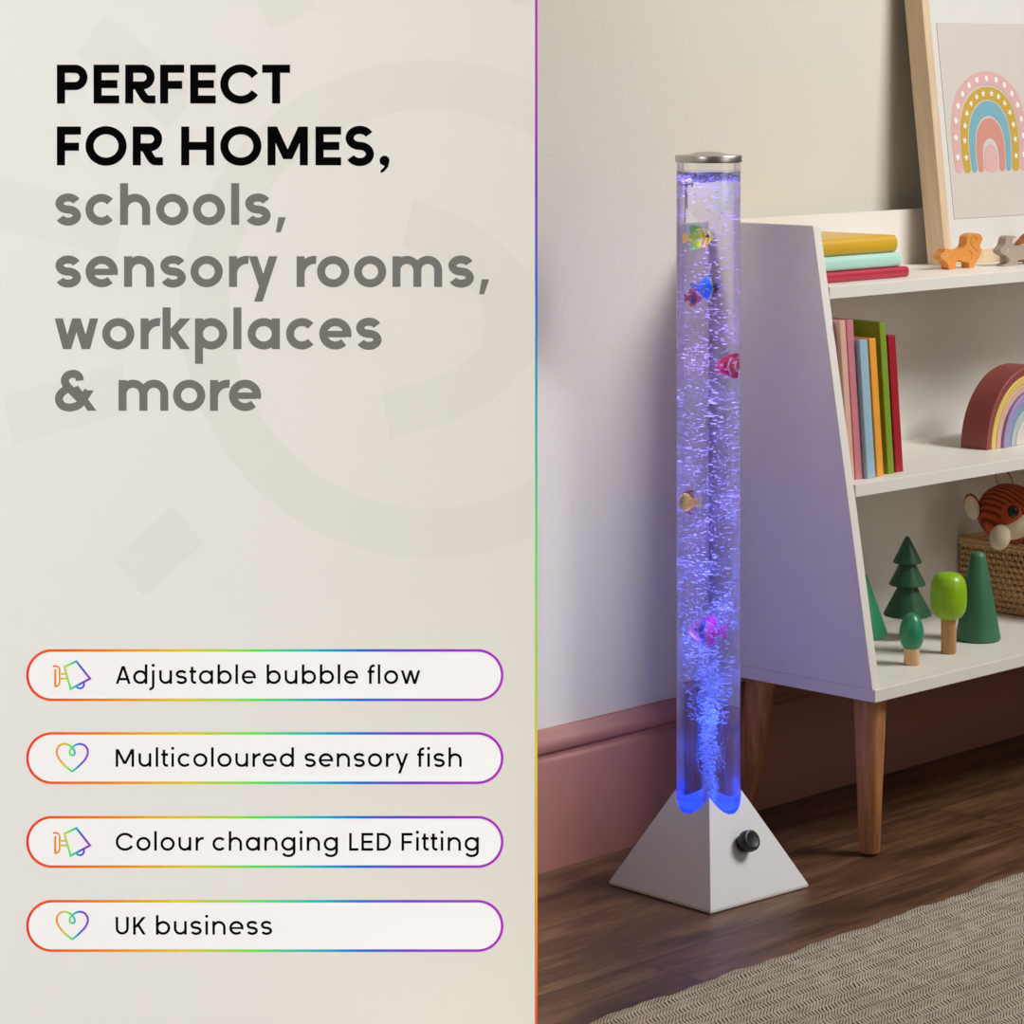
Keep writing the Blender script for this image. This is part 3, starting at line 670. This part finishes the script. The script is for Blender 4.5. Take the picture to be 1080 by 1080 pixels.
rays = [[(111, 14), (212, 95), (178, 136), (80, 57)], [(-2, 185), (133, 223), (120, 272), (-2, 241)], [(3, 417), (129, 383), (137, 435), (14, 469)], [(183, 533), (215, 574), (151, 629), (118, 589)], [(270, -2), (286, 32), (333, 9), (328, -2)], [(536, -2), (541, 4), (563, 7), (563, -2)]]
mot = gradient('printed motif', 0, px(0, 0)[0], px(563, 0)[0], [(0, (229,226,219)), (.35, (225,222,214)), (.6, (223,220,208)), (1, (218,214,202))], .7)
layer('printed_ring', ringp, .00005, mot); layer('printed_swirl', [sw_o+sw_i[::-1]], .00005, mot)
for ry_ in rays: layer('printed_ray', [ry_], .00005, mot)

# stroke lettering ---------------------------------------------------------
def ell(cx, cy, rx, ry, a0, a1, n=26): return [(cx+rx*math.cos(R(a0+(a1-a0)*k/n)), cy+ry*math.sin(R(a0+(a1-a0)*k/n))) for k in range(n+1)]
def diag(x0, y0, x1, y1, w):
    """slanted bar with level ends"""
    L_ = math.hypot(x1-x0, y1-y0); hw = w*L_/abs(y1-y0)/2
    return ('poly', [(x0-hw, y0), (x0+hw, y0), (x1+hw, y1), (x1-hw, y1)])
def glyph(ch, X, C, A, D, w):
    h = w/2; o = .012*X; S, Rn, G = .115*X, .065*X, .02*X
    def bowl(x0, W): return ell(x0+W/2, X/2, W/2-h, X/2-h+o, 0, 360, 40)
    def st(x, a, b): return [(x, a), (x, b)]
    W = 1.05*X
    if ch == 'o': return W, [bowl(0, W)], Rn, Rn
    if ch == 'a': return W, [bowl(0, W), st(W-h, 0, X)], Rn, S
    if ch == 'd': return W, [bowl(0, W), st(W-h, 0, A)], Rn, S
    if ch == 'b': return W, [bowl(0, W), st(h, 0, A)], S, Rn
    if ch == 'p': return W, [bowl(0, W), st(h, D, X)], S, Rn
    if ch == 'g': return W, [bowl(0, W), [(W-h, X), (W-h, X*.3)]+ell(W/2, -.06*X, W/2-h, abs(D)-.06*X-h, 0, -155)], Rn, S
    if ch == 'c': W = .93*X; return W, [ell(X*.515, X/2, X*.515-h, X/2-h+o, 42, 318, 36)], Rn, Rn
    if ch == 'e': return W, [ell(W/2, X/2, W/2-h, X/2-h+o, -15, 314, 42), ('bar', .80, [(h, X*.49), (W-h*1.15, X*.49)])], Rn, Rn
    if ch in 'nh':
        W = .98*X; r = W/2-h; return W, [st(h, 0, A if ch == 'h' else X), ell(W/2, X-h-r+o, r, r, 180, 0)+[(W-h, 0)]], S, S
    if ch == 'm':
        W = 1.62*X; r = (W-w)/4; return W, [st(h, 0, X), ell(h+r, X-h-r+o, r, r, 180, 0)+[(h+2*r, 0)], ell(h+3*r, X-h-r+o, r, r, 180, 0)+[(W-h, 0)]], S, S
    if ch == 'u': W = .95*X; r = W/2-h; return W, [[(h, X)]+ell(W/2, h+r-o, r, r, 180, 360)+[(W-h, h+r)], st(W-h, 0, X)], S, S
    if ch == 'r': W = .56*X; r = .46*X; return W, [st(h, 0, X), ell(h+r, X-h-r+o, r, r, 180, 84)], S, G
    if ch == 's':
        W = .83*X; r = (X-w)/4; a = W/2-h
        return W, [ell(W/2, X-h-r+o, a, r+o, 22, 262, 24)[:-1]+ell(W/2, h+r-o, a, r+o, 82, -158, 24)], Rn, Rn
    if ch == 't': x = .20*X; r = .20*X; return .52*X, [[(x, X*1.26)]+ell(x+r, h+r, r, r, 180, 270)+[(.50*X, h)], [(0, X-h), (.50*X, X-h)]], G, G
    if ch == 'f': x = .20*X; r = .24*X; return .52*X, [ [(x, 0)]+ell(x+r, A-h-r, r, r, 180, 90)+[(.52*X, A-h)], [(0, X-h), (.50*X, X-h)]], G, G
    if ch == 'i': return w, [st(h, 0, X), ('poly', ell(h, A-.08*X, h*1.25, h*1.25, 0, 360, 14)[:-1])], S, S
    if ch == 'j': r = .26*X; return w+.02*X, [[(h, X), (h, D+h+r)]+ell(h-r, D+h+r, r, r, 0, -95), ('poly', ell(h, A-.08*X, h*1.25, h*1.25, 0, 360, 14)[:-1])], S*1.1, S
    if ch == 'l': return w, [st(h, 0, A)], S, S
    if ch == 'k': W = .90*X; return W, [st(h, 0, A), diag(h*1.7, X*.42, W-w*.62, X, w), diag(W*.30+w*.25, X*.56, W-w*.62, 0, w)], S, G
    if ch == 'y': W = .98*X; k = .62*w; return W, [diag(k, X, W/2, X*.02, w), diag(W-k, X, W/2-(W/2-k)*(-D/X), D, w)], G, G
    if ch == 'w': W = 1.46*X; k = .6*w; return W, [diag(k, X, W*.29, 0, w), diag(W*.5, X, W*.29, 0, w), diag(W*.5, X, W*.71, 0, w), diag(W-k, X, W*.71, 0, w)], G, G
    if ch == ',': return w*1.25, [('poly', [(w*.32, X*.25), (w*1.25, X*.25), (w*.62, -X*.24), (0, -X*.24)])], Rn*1.3, S
    if ch == ';': return w*1.25, [('poly', ell(w*.62, w*.58, w*.62, w*.62, 0, 360, 18)[:-1]), ('poly', [(w*1.23, w*.6), (w*1.05, -w*.2), (w*.55, -w*.78), (w*.15, -w*.95), (w*.15, -w*.60), (w*.5, -w*.3), (w*.62, 0)])], Rn*1.5, S
    if ch == '&':
        f = C/305*1.005; T = lambda l: [((x-58)*f, (385-y)*f) for x, y in l]
        a = smooth_closed([(245, 158), (240, 130), (217, 110), (188, 107), (152, 120), (133, 152), (142, 186), (165, 215)], 5, False)+[(250, 299)]
        b = [(308, 232), (284, 272)]+smooth_closed([(262, 312), (236, 342), (172, 361), (112, 345), (88, 298), (104, 254), (152, 216)], 5, False)
        return 315*f, [T(a), ('poly', T([(196, 212), (232, 195), (372, 385), (303, 385)])), T(b), ('poly', T([(288, 231), (352, 231), (300, 312), (255, 290)]))], Rn, S*2
    q = C
    if ch == 'P': W = .79*q; r = (.655*q-w)/2; return W, [st(h, 0, q), [(0, q-h), (W-h-r, q-h)]+ell(W-h-r, q-h-r, r, r, 90, -90)+[(h, q-h-2*r)]], S, Rn
    if ch == 'R': W = .78*q; r = (.64*q-w)/2; x = W*.40; return W, [st(h, 0, q), [(0, q-h), (W-h-r-.02*q, q-h)]+ell(W-h-r-.02*q, q-h-r, r, r, 90, -90)+[(h, q-h-2*r)], smooth_closed([(x, q-w-2*r+h), (x+.11*q, .27*q), (x+.21*q, .13*q), (x+.30*q, h), (W*1.0, h)], 5, False)], S, G
    if ch == 'E': W = .66*q; return W, [st(h, 0, q), [(0, q-h), (W, q-h)], [(0, q*.5), (W*.93, q*.5)], [(0, h), (W, h)]], S, Rn
    if ch == 'F': W = .62*q; return W, [st(h, 0, q), [(0, q-h), (W, q-h)], [(0, q*.5-.02*q), (W*.92, q*.5-.02*q)]], S, Rn
    if ch == 'C': W = 1.0*q; return W, [ell(q*.53, q/2, q*.53-h, q/2-h+o, 32, 328, 40)], Rn, Rn
    if ch == 'T': W = .72*q; return W, [st(W/2, 0, q), [(0, q-h), (W, q-h)]], G, G
    if ch == 'O': W = 1.06*q; return W, [ell(W/2, q/2, W/2-h, q/2-h+o, 0, 360, 48)], Rn, Rn
    if ch == 'H': W = .85*q; return W, [st(h, 0, q), st(W-h, 0, q), [(0, q*.5), (W, q*.5)]], S, S
    if ch == 'M': W = 1.04*q; return W, [st(h, 0, q), st(W-h, 0, q), diag(w*.62, q, W/2, q*.16, w*1.02), diag(W-w*.62, q, W/2, q*.16, w*1.02)], S, S
    if ch == 'S': W = .73*q; r = (q-w)/4; a = W/2-h; return W, [ell(W/2, q-h-r+o, a, r+o, 25, 262, 26)[:-1]+ell(W/2, h+r-o, a, r+o, 82, -155, 26)], Rn, Rn
    if ch == 'A': W = .85*q; k = w*.55; return W, [diag(k, 0, W/2-w*.05, q, w), diag(W-k, 0, W/2+w*.05, q, w), [(W*.22, q*.27), (W*.78, q*.27)]], G, G
    if ch == 'L': W = .52*q; return W, [st(h, 0, q), [(0, h), (W, h)]], S, G
    if ch == 'D': W = .80*q; return W, [st(h, 0, q), [(0, q-h), (W*.42, q-h)]+ell(W*.42, q/2, W*.58-h, q/2-h, 90, -90, 30)+[(0, h)]], S, Rn
    if ch == 'U': W = .74*q; r = W/2-h; return W, [[(h, q)]+ell(W/2, h+r, r, r, 180, 360)+[(W-h, q)]], S, S
    if ch == 'K': W = .72*q; return W, [st(h, 0, q), diag(w*.9, q*.40, W-w*.7, q, w), diag(W*.34, q*.62, W-w*.6, 0, w)], S, G
def lettering(name, text, x0, x1, base, X, C, A, D, w, y, m, parent=None):
    gs = []
    for ch in text: gs.append(None if ch == ' ' else glyph(ch, X, C, A, D, w))
    def run(tr):
        x = 0; pos = []; prev = None
        for g in gs:
            if g is None: x += .42*X+tr*1.0+ (0 if prev is None else prev[3]); prev = ('sp', 0, 0, 0); pos.append(None); continue
            if prev is not None: x += g[2]+(prev[3] if prev[0] != 'sp' else 0)+tr
            pos.append(x); x += g[0]; prev = g
        return x, pos
    lo, hi = -.6*X, .8*X
    for _ in range(50):
        mid = (lo+hi)/2
        if run(mid)[0] > x1-x0: hi = mid
        else: lo = mid
    _, pos = run(lo)
    polys = []
    for g, p in zip(gs, pos):
        if g is None: continue
        for s_ in g[1]:
            if s_[0] == 'poly': polys.append([(x0+p+a, base-b) for a, b in s_[1]])
            elif s_[0] == 'bar':
                for q in strip2d(s_[2], w*s_[1]): polys.append([(x0+p+a, base-b) for a, b in q])
            else:
                closed = math.hypot(s_[0][0]-s_[-1][0], s_[0][1]-s_[-1][1]) < 1e-6 and len(s_) > 4
                for q in strip2d(s_[:-1] if closed else s_, w, closed): polys.append([(x0+p+a, base-b) for a, b in q])
    return layer(name, polys, y, m, parent, 4e-7)
ink = mat('black ink', (0,0,0), .8, .0, spec=.05); greyink = mat('grey ink', (116,115,109), .8, .0, spec=.05)
for t, x0, x1, b in (('PERFECT', 60, 306, 109.2), ('FOR HOMES;', 60, 411, 174.4)): lettering('heading_line', t, x0, x1, b, 33, 41, 44, -14, 8.6, .0002, ink)
for t, x0, x1, b in (('schools,', 58.5, 301.5, 237.2), ('sensory rooms,', 58.5, 516, 302.6), ('workplaces', 57, 402.5, 368.2), ('& more', 58, 275.5, 433.2)): lettering('subheading_line', t, x0, x1, b, 32.4, 42.4, 44, -15.5, 8.5, .0002, greyink)
def badge(y0, text, x1, icon):
    cy = y0+27.3
    def cap(r, xa=55.0, xb=503.6): return [(xa+r*math.cos(R(a)), cy-r*math.sin(R(a))) for a in range(90, 271, 6)]+[(xb+r*math.cos(R(a)), cy-r*math.sin(R(a))) for a in range(270, 451, 6)]
    pl = layer('badge', [cap(27.0)], .0001, mat('badge white', (246,245,243), .7, .0, spec=.1))
    xa, xb = px(28, 0)[0], px(531, 0)[0]
    o_, i_ = cap(27.4), cap(24.7); n = len(o_)
    gm = bpy.data.materials.get('rainbow outline') or gradient('rainbow outline', 0, xa, xb)
    layer('badge_outline', [[o_[k], o_[(k+1) % n], i_[(k+1) % n], i_[k]] for k in range(n)], .0002, gm, pl)
    lettering('badge_lettering', text, 122, x1, y0+36.5, 14.3, 18.7, 20.6, -6.9, 2.7, .0002, ink, pl)
    T = lambda l: [(50+x/18, y0-684.7+690+y/18) if icon == 'lamp' else (50+x/18, y0-772.2+770+y/18) for x, y in l]
    gi = bpy.data.materials.get('rainbow icon') or gradient('rainbow icon', 0, px(52, 0)[0], px(97, 0)[0])
    ps = []
    if icon == 'lamp':
        quad = T([(325, 242), (548, 132), (810, 462), (440, 660)]); ps += strip2d(quad, 2.2, True)
        ps += strip2d(T([(108, 226), (160, 226)]+[(160+74*math.cos(R(a)), 300+74*math.sin(R(a))) for a in range(-80, 1, 10)]+[(234, 520)]+[(150+84*math.cos(R(a)), 520+90*math.sin(R(a))) for a in range(10, 91, 10)]), 2.0)
        ps += strip2d(T([(150, 285), (150, 620)]), 2.2)
        for yy in (375, 462): ps += strip2d(T([(240, yy), (365, yy)]), 1.9)
        ps += strip2d(T([(548, 612), (580, 640), (620, 650), (660, 638), (690, 600), (696, 560), (690, 535)]), 2.0)
    else:
        ps += strip2d(T(smooth_closed([(472, 790), (330, 670), (220, 540), (180, 430), (195, 340), (250, 280), (320, 262), (400, 280), (470, 330), (515, 390), (515, 455), (475, 478), (430, 455), (428, 390), (470, 330), (540, 280), (620, 262), (700, 285), (752, 345), (768, 430), (725, 545), (620, 660), (472, 790)], 6, False)), 2.1)
    layer('badge_icon', ps, .0002, gi, pl, 4e-7)
badge(684.7, 'Adjustable bubble flow', 443.5, 'lamp'); badge(772.2, 'Multicoloured sensory fish', 487, 'heart')
badge(860.6, 'Colour changing LED Fitting', 505, 'lamp'); badge(949.2, 'UK business', 287, 'heart')

# ------------------------------------------------------------------ light
def light(name, typ, loc, target, power, color=(1, 1, 1), **kw):
    d = bpy.data.lights.new(name, typ); d.energy = power; d.color = color
    for k, v in kw.items(): setattr(d, k, v)
    o = bpy.data.objects.new(name, d); COL.objects.link(o); o.location = loc
    if target is not None: o.rotation_euler = (Vector(target)-Vector(loc)).to_track_quat('-Z', 'Y').to_euler()
    return o
light('window_light', 'AREA', (2.52, 3.40, 2.5), (.46, 3.92, .90), 19, (1., .985, .955), shape='RECTANGLE', size=1.15, size_y=.95, spread=R(84))
light('added_right_fill', 'AREA', (3.2, 1.8, 1.25), (.75, 4.1, .50), 9.5, (1., .93, .86), shape='RECTANGLE', size=1.4, size_y=1.2)  # added fill from the right, lifts the shelf interior; no real window
light('added_left_fill', 'AREA', (-1.25, .6, 2.35), (.48, 3.78, .82), 6.5, (1., .87, .82), shape='RECTANGLE', size=.8, size_y=.6, spread=R(110))  # added warm fill from upper left for the shelf side; no real lamp
light('added_board_fill', 'AREA', (-.275, .95, 1.95), (-.275, 2.9, .55), 2.12, (.965, .985, 1.), shape='RECTANGLE', size=.655, size_y=1.05, spread=R(2))  # added narrow-beam fill that lights only the board; no real lamp
def tube_glow(z, p, c):
    o = light('tube_glow_light', 'POINT', (LX, LY, z), None, p, c, shadow_soft_size=.008); o.data.cycles.use_multiple_importance_sampling = False
for i in range(18):  # unseen point lights added up the tube, standing in for LED-lit bubbles
    z = .125+i*.0425; f = i/17; a = i*2.4
    c = tuple(x+(y-x)*min(1, f**1.4*1.6) for x, y in zip((.0, .10, 1.), (.46, .28, 1.)))
    o = light('tube_glow_light', 'POINT', (LX+(.031 if z < .33 else .02)*math.cos(a), LY+(.031 if z < .33 else .02)*math.sin(a), z), None, .19-.125*f, c, shadow_soft_size=.006); o.data.cycles.use_multiple_importance_sampling = False
tube_glow(.848, .13, (.2, .2, 1.))  # one more unseen light, added to brighten the foam
wd_ = bpy.data.worlds.new('world'); scene.world = wd_; wd_.use_nodes = True
bg = wd_.node_tree.nodes['Background']; bg.inputs[0].default_value = (1., .82, .72, 1); bg.inputs[1].default_value = .062
scene.view_settings.view_transform = 'Standard'; scene.view_settings.look = 'None'; scene.view_settings.exposure = 0; scene.view_settings.gamma = 1; scene.view_settings.use_curve_mapping = False
cy = scene.cycles; cy.max_bounces = 14; cy.transmission_bounces = 12; cy.transparent_max_bounces = 24; cy.glossy_bounces = 6; cy.diffuse_bounces = 4
cy.caustics_refractive = True; cy.caustics_reflective = False; cy.sample_clamp_indirect = 6.; cy.blur_glossy = .3; cy.use_denoising = True
